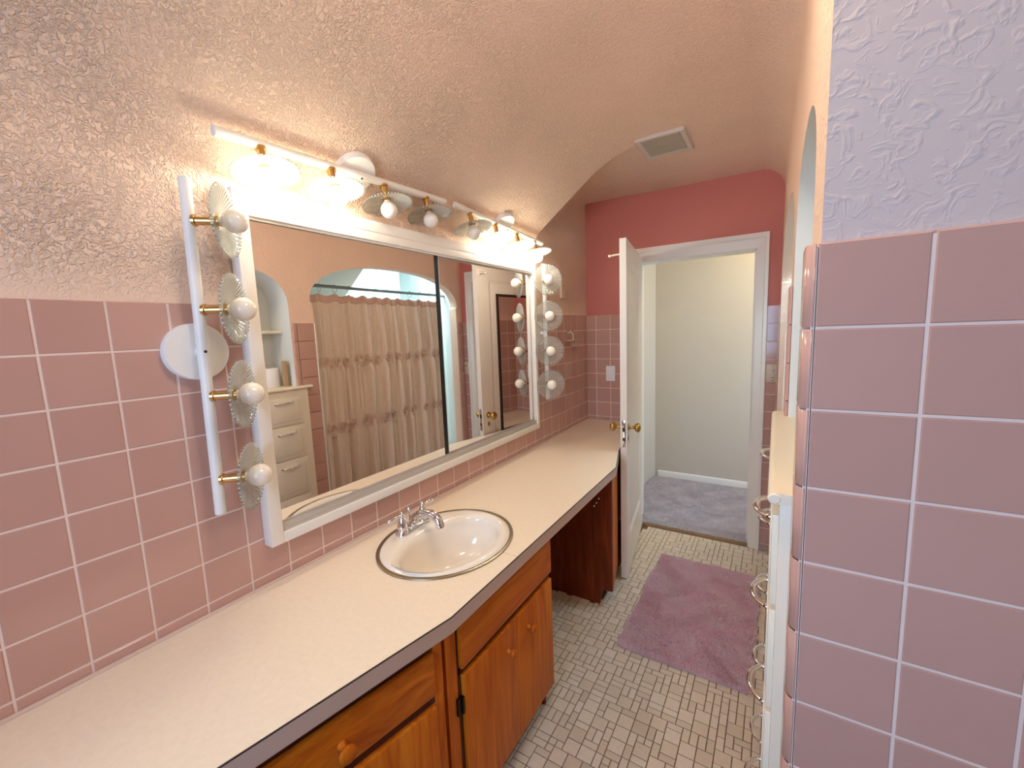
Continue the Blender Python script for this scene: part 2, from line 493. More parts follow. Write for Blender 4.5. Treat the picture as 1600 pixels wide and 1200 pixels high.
# ceiling: wall curve, slope, flat, right cove -------------------------
def slope_profile():
    p = []
    def sp(x): return 2.02 + .75 * x
    # round the foot of the slope
    a0 = (-.003, 1.94); a1 = (.075, sp(.075)); mid = (-.003, 2.018)
    for i in range(9):
        t = i / 8; p.append(((1 - t) ** 2 * a0[0] + 2 * t * (1 - t) * mid[0] + t * t * a1[0], (1 - t) ** 2 * a0[1] + 2 * t * (1 - t) * mid[1] + t * t * a1[1]))
    b0 = (.34, sp(.34)); b1 = (.70, ZCEIL); bm_ = ((ZCEIL - 2.02) / .75, ZCEIL)
    p.append((.2, sp(.2)))
    for i in range(13):
        t = i / 12; p.append(((1 - t) ** 2 * b0[0] + 2 * t * (1 - t) * bm_[0] + t * t * b1[0], (1 - t) ** 2 * b0[1] + 2 * t * (1 - t) * bm_[1] + t * t * b1[1]))
    return p
SP = slope_profile()
def cove(y, n=8, r=.13):
    x = XR(y); return [(x - r + r * math.sin(PI / 2 * i / n), ZCEIL - r + r * math.cos(PI / 2 * i / n)) for i in range(n + 1)]
mb = MB()
ys = [YP, .9, 1.4, YS]
mb.grid([[(x, y, z) for x, z in SP + [(.9, ZCEIL)] + cove(y)] for y in ys])
mb.grid([[(x, y, z) for x, z in SP + [(.9, ZCEIL), (1.6, ZCEIL), (2.45, ZCEIL)]] for y in (-1.35, YP)])
def corner_at(r_): return [(-.003, ZCEIL + .01 - r_)] + [(-.003 + r_ * (1 - math.cos(PI / 2 * i / 6)), ZCEIL + .01 - r_ + r_ * math.sin(PI / 2 * i / 6)) for i in range(1, 7)]
corner = corner_at(.018)
mb.grid([[(x, y, z) for x, z in [(-.003, 2.25)] + corner_at(r_) + [(.3, ZCEIL + .008), (.7, ZCEIL), (.9, ZCEIL)] + cove(y)] for y, r_ in ((YS, .10), (2.4, .09), (2.7, .06), (YF, .018))])
# end cheek of the slope, turned towards the door
mb.poly([(x, z) for x, z in SP] + [(.7, ZCEIL + .05), (-.06, ZCEIL + .05), (-.06, 1.94)], [], lambda u, v: (u, YS + .0005, v))
ceil = struct(mb.obj('ceiling', M_plaster, angle=.9), 'sloped plaster ceiling above the mirror', 'ceiling')

# far wall with the doorway -------------------------------------------
DX0, DX1, DZ = .385, 1.1195, 1.943        # clear opening
wf = MB()
for a, b in ((-.02, DX0), (DX1, 1.30)): wf.poly([(a, 0), (b, 0), (b, ZT), (a, ZT)], [], lambda u, v: (u, YF + .0015, v))
wfar = struct(wf.obj('wall_far', M_grout), 'far wall painted red above pink tiles', 'wall')
red = MB(); rp = [(-.003, ZT - .003), (DX0 - .02, ZT - .003), (DX0 - .02, DZ + .02), (DX1 + .02, DZ + .02), (DX1 + .02, ZT - .003), (1.262, ZT - .003), (1.25, 2.28)]
rp += [(x, z) for x, z in cove(YF)][::-1][1:] + [(.9, ZCEIL), (.3, ZCEIL + .008)] + corner[::-1]
red.poly(rp, [], lambda u, v: (u, YF - .002, v)); red.obj('red_plaster', M_red, wfar)
xs = [-.002, .0682] + [.0682 + T * k for k in (1, 2)]
for a, b in zip(xs[:-1], xs[1:]):
    for r_ in range(8):
        z1 = ZT - r_ * T; z0 = max(z1 - T, ZC)
        put_tile(wfar, ((a + b) / 2, YF + .008, (z0 + z1) / 2), ROT_F, b - a, z1 - z0)
for r_ in range(15):
    z1 = ZT - r_ * T; z0 = max(z1 - T, .002)
    put_tile(wfar, ((1.182 + 1.262) / 2, YF + .008, (z0 + z1) / 2), ROT_F, .08, z1 - z0)
# door casing: trim pieces
tr = struct(thing('trim_1', 'white stepped casing around the open doorway', 'door frame', (0, YF, 0)), None, None)
CAS = [(.0, .012), (.038, .016), (.044, .022), (.0615, .022)]
def casing(seg):
    """one board of the stepped casing, mitred at the top corners; seg 0 right, 1 head, 2 left"""
    q = MB(); prof = [(w_, -t_) for w_, t_ in CAS] + [(CAS[-1][0], .006), (0, .006)]
    ends = []
    for w_, t_ in prof:
        path = [(DX1 + w_, t_, 0), (DX1 + w_, t_, DZ + w_ * 1.46), (DX0 - w_, t_, DZ + w_ * 1.46), (DX0 - w_, t_, 0)]
        ends.append((path[seg], path[seg + 1]))
    q.grid([[e[0] for e in ends], [e[1] for e in ends]], close=True)
    return q
casing(0).obj('side_casing', M_white, tr, angle=.3); casing(2).obj('side_casing', M_white, tr, angle=.3); casing(1).obj('head_casing', M_white, tr, angle=.3)
jb = MB(); jb.box((DX1 - .004, -.002, 0), (DX1 + .012, .15, DZ)); jb.box((DX1 - .016, .045, 0), (DX1 - .004, .06, DZ)); jb.obj('jamb', M_white, tr)
jb = MB(); jb.box((DX0 - .012, -.002, 0), (DX0 + .004, .15, DZ)); jb.obj('jamb', M_white, tr)
jb = MB(); jb.box((DX0, -.002, DZ - .004), (DX1, .15, DZ + .012)); jb.obj('jamb', M_white, tr)
MB().box((DX1 - .0055, .012, .88), (DX1 - .0035, .034, .96), .0004).obj('strike_plate', M_oldbrass, tr)

# right wall with niche and bathtub arch -----------------------------
def superarc(y0, y1, zs, za, p, n=28):
    c, h = (y0 + y1) / 2, (y1 - y0) / 2; out = []
    for i in range(n + 1):
        t = PI * i / n; cx, sz = math.cos(t), math.sin(t)
        out.append((c - h * math.copysign(abs(cx) ** (2 / p), cx), zs + (za - zs) * abs(sz) ** (2 / p)))
    return out
NY0, NY1, NZ0 = .647, 1.236, 1.215
niche = [(NY0, NZ0)] + superarc(NY0, NY1, 1.68, 1.902, 2.35) + [(NY1, NZ0)]
tub = [(1.388, 0), (1.388, 1.715), (1.375, 1.725)] + superarc(1.375, 2.80, 1.73, 1.987, 2.25, 40)[1:-1] + [(2.80, 1.725), (2.787, 1.715), (2.787, 0)]
outer = [(YP, 0), (1.388, 0)] + tub[1:-1] + [(2.787, 0), (YF + .01, 0), (YF + .01, 2.2705), (YP, 2.2705)]
wr = MB(); wr.poly(outer, [niche], lambda u, v: (XR(u), u, v))
WT = .075
def reveal(path, depth, q):
    q.grid([[(XR(u), u, v) for u, v in path], [(XR(u) + depth, u, v) for u, v in path]])
reveal(tub, WT, wr)
wright = struct(wr.obj('wall_right', M_plaster_right, angle=.5), 'right plaster wall with a niche and a bathtub arch', 'wall')
nb = MB(); reveal(niche[1:-1] if False else niche, .22, nb)
nb.poly(niche, [], lambda u, v: (XR(u) + .22, u, v)); nb.obj('niche_lining', M_alcove, wright, angle=.5)
# tiles on the pier between niche and arch, on the far pier
def xr_t(y): return XR(y) - .001
for (a, b) in ((1.247, 1.272), (1.272, 1.383)):
    for r_ in range(15):
        z1 = ZT - r_ * T; z0 = max(z1 - T, .002); yc = (a + b) / 2
        put_tile(wright, (xr_t(yc), yc, (z0 + z1) / 2), ROT_R, b - a, z1 - z0)
MB().box((XR(1.385) - .011, 1.382, 0), (XR(1.385) + .01, 1.3895, ZT), .003).obj('edge_strip', M_white, wright)
for r_ in range(15):
    z1 = ZT - r_ * T; z0 = max(z1 - T, .002)
    put_tile(wright, (xr_t(2.83), 2.825, (z0 + z1) / 2), ROT_R, .07, z1 - z0)

# partition facing the camera -----------------------------------------
wp = MB(); wp.grid([[(x, YP, z) for z in (ZT - .004, 1.9, ZCEIL)] for x in (1.28, 1.6, 2.45)])
wp.grid([[(x, YP, z) for z in (-.01, ZT - .004)] for x in (1.274, 2.45)])
wnear = struct(wp.obj('wall_near', M_plaster_near), 'mauve looking tiled wall end in the right foreground', 'wall')
MB().box((1.2765, YP - .0065, 0), (2.4, YP + .006, ZT - .005)).obj('grout_bed', M_grout, wnear)
for c in range(0, 5):
    for r_ in range(15):
        z1 = ZT - r_ * T; z0 = max(z1 - T, .002)
        put_tile(wnear, (1.2762 + (c + .5) * T, YP, (z0 + z1) / 2), ROT_F, T, z1 - z0, gap=.0023)
# bullnose corner tiles wrap the corner from the near face to the side
def bullnose(h):
    q = MB(); g_ = .0011; r0 = .016; xo, yo = 1.2630, YP - .008
    path = [(1.2762 - g_, YP), (1.2762 - g_, yo + .0006), (1.2762 - g_ - .001, yo)]
    path += [(xo + r0 - r0 * math.sin(t), yo + r0 - r0 * math.cos(t)) for t in [PI / 2 * i / 8 for i in range(9)] if xo + r0 - r0 * math.sin(t) < 1.2745]
    path += [(xo, yo + .035), (xo, yo + .062), (xo + .003, yo + .066), (xo + .012, yo + .067)]
    top = h / 2 - g_
    rows = []
    for z, ins in ((-top, .0016), (-top + .0016, 0), (top - .0016, 0), (top, .0016)):
        row = []
        for i, (x, y) in enumerate(path):
            a = path[max(i - 1, 0)]; b = path[min(i + 1, len(path) - 1)]
            nx, ny = (b[1] - a[1]), -(b[0] - a[0]); L = math.hypot(nx, ny) or 1
            row.append((x + ins * nx / L, y + ins * ny / L, z))
        rows.append(row)
    q.grid(rows)
    return q
bn = {}
for r_ in range(15):
    z1 = ZT - r_ * T; z0 = max(z1 - T, .002); h = round(z1 - z0, 4)
    if h not in bn: bn[h] = bullnose(h).mesh('bullnose_tile', angle=.9); bn[h].materials.append(M_tile)
    link('bullnose_tile', bn[h], None, wnear, (0, 0, (z0 + z1) / 2))
MB().box((1.2643, YP + .010, 0), (1.2775, YP + .056, ZT - .006)).box((1.2722, YP - .0065, 0), (1.2775, YP + .010, ZT - .006)).obj('grout_bed', M_grout, wnear)

# rest of the shell: behind the camera, alcove, hall ---------------------
def wall_with_hole(name, mat, outer, hole, fn, label):
    q = MB(); q.poly(outer, [hole] if hole else [], fn)
    return struct(q.obj(name, mat), label, 'wall')
WX0, WX1, WZ0, WZ1 = .50, 1.24, 1.00, 1.95
wall_with_hole('wall_back', M_plaster_near, [(-.05, 0), (2.45, 0), (2.45, ZCEIL), (-.05, ZCEIL)], [(WX0, WZ0), (WX1, WZ0), (WX1, WZ1), (WX0, WZ1)], lambda u, v: (u, -1.2, v), 'plaster wall behind the camera')
wall_with_hole('wall_side', M_plaster_near, [(-1.3, 0), (YP, 0), (YP, ZCEIL), (-1.3, ZCEIL)], None, lambda u, v: (2.43, u, v), 'plaster wall beyond the partition')
wn = struct(thing('window_1', 'window behind the camera', 'window', (0, -1.2, 0)))
fr = MB()
for a, b in (((WX0 - .05, -.02, WZ0 - .05), (WX0, .02, WZ1 + .05)), ((WX1, -.02, WZ0 - .05), (WX1 + .05, .02, WZ1 + .05)), ((WX0, -.02, WZ1), (WX1, .02, WZ1 + .05)), ((WX0, -.02, WZ0 - .05), (WX1, .02, WZ0)), ((WX0, -.015, 1.535), (WX1, .015, 1.565))):
    fr.box(a, b, .004)
fr.obj('frame', M_white, wn); MB().box((WX0, -.004, WZ0), (WX1, 0, WZ1)).obj('pane', M_pane, wn)

AX0, AX1, AY0, AY1 = 1.28 + WT - .012, 2.02, 1.34, 2.845
al = MB()
def aslope(x): return 1.98 - .76 * (x - 1.48)
al.grid([[(AX1, y, z) for z in (0, 2.3)] for y in (AY0, AY1)])                       # back
al.grid([[(x, AY0, z) for z in (0, 2.3)] for x in (AX0 - .02, AX1)])                 # near side
al.grid([[(x, AY1, z) for z in (0, 2.5)] for x in (XR(AY1) + WT - .01, AX1)])        # far side
al.grid([[(x, y, aslope(x)) for x in (AX0 - .05, AX1)] for y in (AY0, 1.95)])        # sloped soffit
al.poly([(AX0 - .05, aslope(AX0 - .05)), (AX1, aslope(AX1)), (AX1, 2.5), (AX0 - .05, 2.5)], [], lambda u, v: (u, 1.952, v))
al.grid([[(XR(y) + WT - .002, y, z) for z in (1.99, 2.5)] for y in (AY0, AY1)])        # above the arch, inside
al.grid([[(AX1, y, z) for z in (2.2, 2.5)] for y in (AY0, AY1)])
al.poly([(AX0 - .05, 1.95), (AX1, 1.95), (AX1, AY1), (AX0 - .05, AY1)], [[(1.45, 2.1), (1.98, 2.1), (1.98, 2.75), (1.45, 2.75)]], lambda u, v: (u, v, 2.48))
struct(al.obj('wall_alcove', M_alcove), 'pale bathtub alcove behind the arch', 'wall')
sk = struct(thing('window_2', 'skylight over the bathtub alcove', 'skylight', (1.715, 2.425, 2.49)))
fr = MB()
for a, b in (((-.3, -.36, -.02), (-.26, .36, .03)), ((.26, -.36, -.02), (.3, .36, .03)), ((-.26, -.36, -.02), (.26, -.32, .03)), ((-.26, .32, -.02), (.26, .36, .03))): fr.box(a, b, .004)
fr.obj('frame', M_white, sk); MB().box((-.26, -.32, .0), (.26, .32, .006)).obj('pane', M_pane, sk)
MB().box((XR(2.83) + WT - .02, 2.80, 0), (AX0 + .06, 2.86, 2.4)).obj('wall_pier', M_alcove)
struct(bpy.data.objects['wall_pier'], 'pale pier between arch and far wall', 'wall')
struct(MB().box((1.272, 1.389, -.05), (AX1, 2.786, .0006)).obj('floor_alcove', M_white_cool), 'white floor of the bathtub alcove', 'floor')

HY0, HY1, HX0, HX1 = YF + .10, 3.93, .26, 2.45
h = MB()
h.grid([[(x, HY1, z) for z in (0, 2.4)] for x in (HX0, HX1)])
h.obj('wall_hall_back', M_hall); struct(bpy.data.objects['wall_hall_back'], 'pale yellow green hall wall beyond the doorway', 'wall')
h = MB(); h.grid([[(HX0 + (y - HY1) * .16, y, z) for z in (0, 2.4)] for y in (HY0 - .1, HY1)]); struct(h.obj('wall_hall_left', M_hall), 'short hall wall left of the doorway view', 'wall')
h = MB(); h.poly([(HY0, 0), (HY1, 0), (HY1, 2.4), (HY0, 2.4)], [[(3.08, .85), (3.78, .85), (3.78, 1.85), (3.08, 1.85)]], lambda u, v: (HX1, u, v)); struct(h.obj('wall_hall_right', M_hall), 'hall wall with the window', 'wall')
h = MB(); h.poly([(.1, 0), (DX0 - .005, 0), (DX0 - .005, DZ), (DX1 + .005, DZ), (DX1 + .005, 0), (HX1, 0), (HX1, 2.4), (.1, 2.4)], [], lambda u, v: (u, HY0 + .04, v)); struct(h.obj('wall_hall_front', M_hall), 'hall side of the doorway wall', 'wall')
h = MB(); h.grid([[(x, y, 2.4) for x in (.1, HX1)] for y in (HY0 + .04, HY1)]); struct(h.obj('ceiling_hall', M_hall), 'hall ceiling', 'ceiling')
wn = struct(thing('window_3', 'hall window right of the doorway', 'window', (HX1, 3.43, 1.35)))
fr = MB()
for a, b in (((-.02, -.4, -.55), (.02, -.35, .55)), ((-.02, .35, -.55), (.02, .4, .55)), ((-.02, -.35, .5), (.02, .35, .55)), ((-.02, -.35, -.55), (.02, .35, -.5)), ((-.015, -.35, -.015), (.015, .35, .015))): fr.box(a, b, .004)
fr.obj('frame', M_white, wn); MB().box((0, -.35, -.5), (.004, .35, .5)).obj('pane', M_pane, wn)
hl = thing('ceiling_lamp', 'round warm lamp on the hall ceiling', 'lamp', (1.45, 3.36, 2.4))
MB().lathe([(.13, 0), (.13, -.02), (.11, -.03)], (0, 0, 0), (0, 0, 1), 32).obj('base', M_white, hl)
MB().lathe([(.11, -.03), (.105, -.06), (.075, -.09), (.03, -.105), (.0001, -.107)], (0, 0, 0), (0, 0, 1), 32, False).obj('globe', M_hall_lamp, hl)
nl = thing('ceiling_lamp', 'round warm white fill lamp added on the ceiling near the partition', 'lamp', (1.04, .40, ZCEIL))  # unseen lamp, added as warm fill for the near room
MB().lathe([(.17, 0), (.17, -.02), (.15, -.03)], (0, 0, 0), (0, 0, 1), 32).obj('base', M_white, nl)
MB().lathe([(.15, -.03), (.145, -.06), (.105, -.09), (.05, -.105), (.0001, -.108)], (0, 0, 0), (0, 0, 1), 32, False).obj('globe', M_room_fill, nl)
q = MB(); q.prism([(HY1 - .001, .018), (HY1 - .012, .018), (HY1 - .012, .074), (HY1 - .008, .082), (HY1 - .001, .086)], lambda u, v, d: (d, u, v), HX0 + .03, HX1)
struct(q.obj('baseboard_hall', M_white_cool), 'white baseboard along the hall wall', 'baseboard')

# hall carpet --------------------------------------------------------
def tufts(n_x, n_y, x0, x1, y0, y1, z0, hgt, wid, lean, seed, keep=None):
    r = np.random.RandomState(seed)
    gx, gy = np.meshgrid(np.linspace(x0, x1, n_x), np.linspace(y0, y1, n_y)); n = gx.size
    px = gx.ravel() + r.uniform(-.5, .5, n) * (x1 - x0) / n_x; py = gy.ravel() + r.uniform(-.5, .5, n) * (y1 - y0) / n_y
    if keep is not None:
        k_ = keep(px, py); px, py = px[k_], py[k_]; n = px.size
    a = r.uniform(0, 2 * PI, n); ph = np.sin(px * 23 + 2 * np.sin(py * 11)) + np.sin(py * 19 + 1.7 * np.sin(px * 17))
    la = a * .35 + ph * 1.3; hh = hgt * r.uniform(.7, 1.15, n); l = lean * r.uniform(.4, 1.2, n)
    dx, dy = np.cos(a) * wid, np.sin(a) * wid; tx, ty = px + np.cos(la) * l, py + np.sin(la) * l
    V = np.empty((n, 4, 3)); V[:, 0] = np.stack([px - dx, py - dy, np.full(n, z0)], 1); V[:, 1] = np.stack([px + dx, py + dy, np.full(n, z0)], 1)
    V[:, 2] = np.stack([tx + dx * .8, ty + dy * .8, z0 + hh], 1); V[:, 3] = np.stack([tx - dx * .8, ty - dy * .8, z0 + hh * .97], 1)
    me = bpy.data.meshes.new('pile'); me.vertices.add(n * 4); me.vertices.foreach_set('co', V.ravel())
    me.loops.add(n * 4); me.loops.foreach_set('vertex_index', np.arange(n * 4, dtype=np.int32))
    me.polygons.add(n); me.polygons.foreach_set('loop_start', np.arange(0, n * 4, 4, dtype=np.int32))
    me.update(calc_edges=True); me.validate(); me.shade_smooth()
    return me
CZ = .012
cp = struct(MB().box((.12, YF + .0, -.05), (HX1, HY1, CZ)).obj('floor_hall', M_carpet), 'taupe shag carpet on the hall floor', 'carpet')
tag(link('carpet_pile', tufts(190, 210, DX0 - .15, DX1 + .15, YF + .002, HY1, CZ, .017, .0042, .006, 5), M_carpet, cp), kind='stuff')
q = MB(); q.prism([(YF - .016, -.003), (YF - .012, .012), (YF + .004, .022), (YF + .006, -.003)], lambda u, v, d: (d, u, v), DX0 + .004, DX1 - .004)
q.obj('carpet_edge', M_carpet_edge, cp)

# ================================================================== OBJECTS
# ---------------------------------------------------------------- countertop with sink cut-out
SX, SY, SA, SB = .29, .83, .22, .25
cpoly = [(.0, -1.15), (.214, -1.15), (.4612, .0414), (.5622, .5275), (.5607, 1.8221), (.4790, 2.125), (.3640, YF - .003), (.0, YF - .003)]
hole = [(SX + (SA - .014) * math.cos(2 * PI * i / 64), SY + (SB - .014) * math.sin(2 * PI * i / 64)) for i in range(64)]
ct = MB(); CT0 = ZC - .044
ct.poly(cpoly, [hole], lambda u, v: (u, v, ZC)); ct.poly(cpoly, [hole], lambda u, v: (u, v, CT0))
ct.grid([[(x, y, CT0), (x, y, ZC)] for x, y in cpoly + cpoly[:1]]); ct.grid([[(x, y, CT0), (x, y, ZC)] for x, y in hole + hole[:1]])
top = tag(ct.obj('countertop', M_lam, angle=.5), 'long cream laminate countertop under the wide mirror', 'countertop')
def band(z0, z1, off, name, mat):
    q = MB(); pts = cpoly[1:7]; out = []
    for i, p in enumerate(pts):
        a = Vector(pts[max(i - 1, 0)]); b = Vector(pts[min(i + 1, len(pts) - 1)]); d = (b - a).normalized(); out.append((p[0] + d.y * off, p[1] - d.x * off))
    q.grid([[(x, y, z1 - .0), (x, y, z0)] for x, y in out]); q.grid([[(a[0], a[1], z), (b[0], b[1], z)] for z in (z1,) for a, b in zip(pts, out)] if False else [[(a[0], a[1], z1), (b[0], b[1], z1)] for a, b in zip(pts, out)])
    q.grid([[(a[0], a[1], z0), (b[0], b[1], z0)] for a, b in zip(pts, out)])
    return q.obj(name, mat, top)
band(CT0, ZC - .0022, .0022, 'edge_band', M_lam_shaded)
band(ZC - .0026, ZC - .0002, .0026, 'edge_seam', M_seam)
MB().box((.455, .8488, ZC), (.5600, .8500, ZC + .00025)).obj('joint_line', M_lam_shaded, top)

# ---------------------------------------------------------------- sink
sink = thing('sink', 'oval white porcelain sink with a steel rim in the counter', 'sink', (SX, SY, ZC))
def ell(cx, cy, a, b, z, n=72): return [(cx + a * math.cos(2 * PI * i / n), cy + b * math.sin(2 * PI * i / n), z) for i in range(n)]
q = MB(); q.grid([ell(0, 0, SA, SB, .0005), ell(0, 0, SA - .001, SB - .001, .0045), ell(0, 0, SA - .006, SB - .006, .0062), ell(0, 0, SA - .012, SB - .012, .005), ell(0, 0, SA - .0135, SB - .0135, .002)], close=True)
q.obj('rim_ring', M_steel, sink)
BX, BY = .320 - SX, .82 - SY
rings = [(0, 0, SA - .013, SB - .013, .003), (.002, -.001, SA - .022, SB - .022, .0085), (.006, -.002, SA - .036, SB - .03, .010), (BX * .8, BY * .8, .150, .222, .0095), (BX, BY, .138, .212, .005), (BX, BY, .131, .204, -.006)]
for k in range(1, 13):
    t = k / 12; s_ = math.cos(t * PI / 2) ** .48; rings.append((BX - .02 * t, BY, max(.131 * s_, .022), max(.204 * s_, .022), -.006 - .140 * math.sin(t * PI / 2)))
q = MB(); q.grid([ell(*r_) for r_ in rings], close=True); q.obj('basin', M_porcelain, sink, angle=None)
MB().lathe([(.030, -.003), (.030, .001), (.024, .003), (.02, 0), (.0001, -.001)], (BX - .02, BY, -.1445), (0, 0, 1), 32, False).obj('drain', M_chrome, sink)

# ---------------------------------------------------------------- faucet
FX, FY = .133, .826
fc = thing('faucet', 'chrome two handle faucet behind the oval sink', 'faucet', (FX, FY, ZC + .009))
q = MB()
n = 20
def stadium(ax, ay, z): return [((ax * math.cos(t) + 0, (ay if math.sin(t) >= 0 else -ay) * 1 + ax * math.sin(t), z)) for t in [2 * PI * (i + .5) / 40 for i in range(40)]]
q.grid([stadium(.026, .052, 0), stadium(.026, .052, .006), stadium(.023, .051, .014), stadium(.018, .048, .017), stadium(.0001, .03, .018)], close=True); q.obj('base', M_chrome, fc)
for sgn in (-1, 1):
    hd = MB().lathe([(.0225, .008), (.0225, .016), (.0185, .019), (.0195, .024), (.0185, .03), (.0150, .046), (.0115, .058), (.009, .064), (.010, .068), (.008, .073), (.003, .080), (.0001, .081)], (0, .051 * sgn, 0), (0, 0, 1), 28).obj('handle', M_chrome, fc)
    pts = [(-.002 * i / 6, sgn * (.051 + .052 * i / 6), .066 + .004 * math.sin(i / 6 * PI)) for i in range(7)]
    lv = MB(); lv.tube(pts, [.0072, .006, .0052, .0052, .0058, .007, .0072], 12); lv.ball((-.002, sgn * .107, .066), .0085, 16); lv.obj('lever', M_chrome, hd)
sp = MB(); sp.lathe([(.019, .010), (.019, .02), (.016, .028), (.0155, .035)], (0, 0, 0), (0, 0, 1), 24)
pts = [(0, 0, .03), (.014, 0, .043), (.035, 0, .058), (.060, 0, .070), (.085, 0, .074), (.107, 0, .070), (.123, 0, .058), (.130, 0, .042), (.132, 0, .032)]
sp.tube(pts, [.0175, .0175, .0165, .0155, .0148, .0148, .0155, .0165, .0165], 18); sp.obj('spout', M_chrome, fc)
lr = MB(); lr.cyl((-.018, 0, .012), (-.018, 0, .058), .003, 10); lr.lathe([(.003, 0), (.007, .004), (.006, .010), (.0075, .014), (.005, .020), (.0001, .022)], (-.018, 0, .056), (0, 0, 1), 16); lr.obj('lift_rod', M_chrome, fc)

# ---------------------------------------------------------------- cabinets
def knob_mb(o, axis, s=1.0):
    return MB().lathe([(.009 * s, 0), (.007 * s, .004 * s), (.006 * s, .012 * s), (.013 * s, .018 * s), (.0165 * s, .024 * s), (.015 * s, .030 * s), (.008 * s, .034 * s), (.0001, .035 * s)], o, axis, 20)
CABZ = CT0 - .001
v1 = thing('vanity_cabinet', 'orange maple sink cabinet with two doors under the oval sink', 'cabinet', (0, .545, 0))
# local y runs from 0 (near stile) to .588 (open end at the knee space)
q = MB(); q.box((.02, .572, .0), (.494, .588, CABZ)); q.box((.02, .0, .0), (.5, .012, CABZ)); q.box((.02, .012, .08), (.5, .57, .095)); q.box((.02, .0, 0), (.03, .588, CABZ)); q.box((.44, .0, .0), (.455, .588, .1))
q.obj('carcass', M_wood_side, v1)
q = MB(); q.box((.495, -.006, .1), (.522, .038, CABZ), .001); q.box((.495, .57, .1), (.522, .588, CABZ), .001); q.box((.495, .0382, .70), (.5218, .5698, CABZ), .001); q.box((.495, .0382, .548), (.5218, .5698, .585), .001); q.box((.495, .0382, .1), (.5218, .5698, .115), .001)
q.obj('face_frame', M_wood, v1)
MB().box((.52, .044, .578), (.536, .584, .706), .003).obj('drawer_front', M_wood_h, v1)
for i, (a, b) in enumerate(((.050, .328), (.3295, .584))):
    d = MB().box((.52, a, .108), (.536, b, .552), .003).obj('door', M_wood, v1)
    knob_mb((.536, .268 if i == 0 else .400, .473), (1, 0, 0), .95).obj('knob', M_wood, d)
    if i == 0:
        for z in (.445, .18):
            q = MB(); q.cyl((.531, .043, z), (.531, .043, z + .05), .0042, 10); q.box((.5215, .026, z), (.529, .0445, z + .05)); q.obj('hinge', M_screw, d)
MB().box((.5205, .040, .554), (.5225, .587, .577)).obj('groove', M_groove, v1)
MB().box((.5205, .036, .11), (.5225, .047, .70)).obj('groove', M_groove, v1)

ang = math.atan2(.5627 - .4612, .5298 - .0414)
v2 = thing('vanity_cabinet', 'orange maple cabinet angled away under the near counter end', 'cabinet', (.5320, .5330, 0), -ang)
# local: y goes negative towards the camera, front face at x = 0
q = MB(); q.box((-.30, -1.30, 0), (-.285, -.10, CABZ)); q.box((-.30, -1.30, .08), (-.02, -.10, .095)); q.box((-.09, -1.30, 0), (-.075, -.03, .1)); q.box((-.30, -1.31, 0), (-.02, -1.30, CABZ))
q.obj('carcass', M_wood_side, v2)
q = MB(); q.box((-.03, -.042, .1), (-.002, -.012, CABZ), .001); q.box((-.03, -1.30, .705), (-.0022, -.0422, CABZ - .0002), .001); q.box((-.03, -1.30, .545), (-.0022, -.0422, .60), .001); q.box((-.03, -1.30, .1), (-.0022, -.0422, .115), .001); q.box((-.0299, -.60, .1152), (-.002, -.55, .5448), .001); q.box((-.0299, -.60, .6002), (-.002, -.55, .7048), .001)
q.obj('face_frame', M_wood, v2)
for a, b in ((-.545, -.045), (-1.12, -.605)):
    d = MB().box((-.004, a, .585), (.012, b, .700), .004).obj('drawer', M_wood_h, v2)
    knob_mb((.012, (a + b) / 2 + .01, .640), (1, 0, 0), 1.15).obj('knob', M_wood, d)
    d = MB().box((-.004, a, .11), (.012, b, .552), .004).obj('door', M_wood, v2)
    knob_mb((.012, a + .05, .47), (1, 0, 0), 1.0).obj('knob', M_wood, d)
MB().box((-.0035, -1.25, .703), (-.0008, -.04, .712)).obj('groove', M_groove, v2)
MB().box((-.0035, -1.25, .556), (-.0008, -.042, .582)).obj('groove', M_groove, v2)

v3 = thing('vanity_pedestal', 'dark brown plywood pedestal holding up the far counter end', 'cabinet', (0, 1.82, 0))
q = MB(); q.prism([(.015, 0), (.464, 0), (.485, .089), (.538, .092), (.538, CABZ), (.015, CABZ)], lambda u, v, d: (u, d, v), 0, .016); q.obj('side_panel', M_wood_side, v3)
q = MB(); q.prism([(.538, .016), (.519, .02), (.455, .29), (.476, .29)], lambda u, v, d: (u, v, d), .095, CABZ); q.obj('front_panel', M_wood, v3)
MB().box((.40, .016, 0), (.455, .24, .093)).obj('toe_kick', M_dark, v3)
for x, z in ((.470, .601), (.456, .575), (.443, .555)): MB().ball((x, -.001, z), .0048, 10).obj('hole_plug', M_paper, v3)

# ---------------------------------------------------------------- mirror cabinet
mc = thing('wall_mirror', 'wide sliding mirror in a white wooden frame on tiles', 'mirror', (0, 1.18, .908))
FY0, FY1, FZ0, FZ1 = .376 - 1.18, 1.984 - 1.18, 0, .982
fx = .041
def rail(a, b, name='frame_rail'): return MB().box(a, b, .002).obj(name, M_white, mc)
rail((.0, FY0, FZ0), (fx, FY0 + .036, FZ1)); rail((.0, FY1 - .024, FZ0), (fx, FY1, FZ1))
rail((.0, FY0 + .036, FZ0), (fx, FY1 - .024, FZ0 + .030)); rail((.0, FY0 + .036, FZ1 - .037), (fx, FY1 - .024, FZ1))
GY0, GY1 = FY0 + .037, FY1 - .025
q = MB(); q.box((.004, GY0, .918 - .002), (.0395, GY1, .945), .001); q.box((.03, GY0, .908), (.034, GY1, .918)); q.box((.004, GY0, .908), (.007, GY1, .92)); q.obj('upper_track', M_white, mc)
q = MB(); q.box((.004, GY0, .030), (.033, GY1, .040), .001); q.box((.0275, GY0, .040), (.0325, GY1, .054), .001); q.box((.0165, GY0, .040), (.019, GY1, .05)); q.box((.004, GY0, .040), (.0065, GY1, .055)); q.obj('lower_track', M_alu, mc)
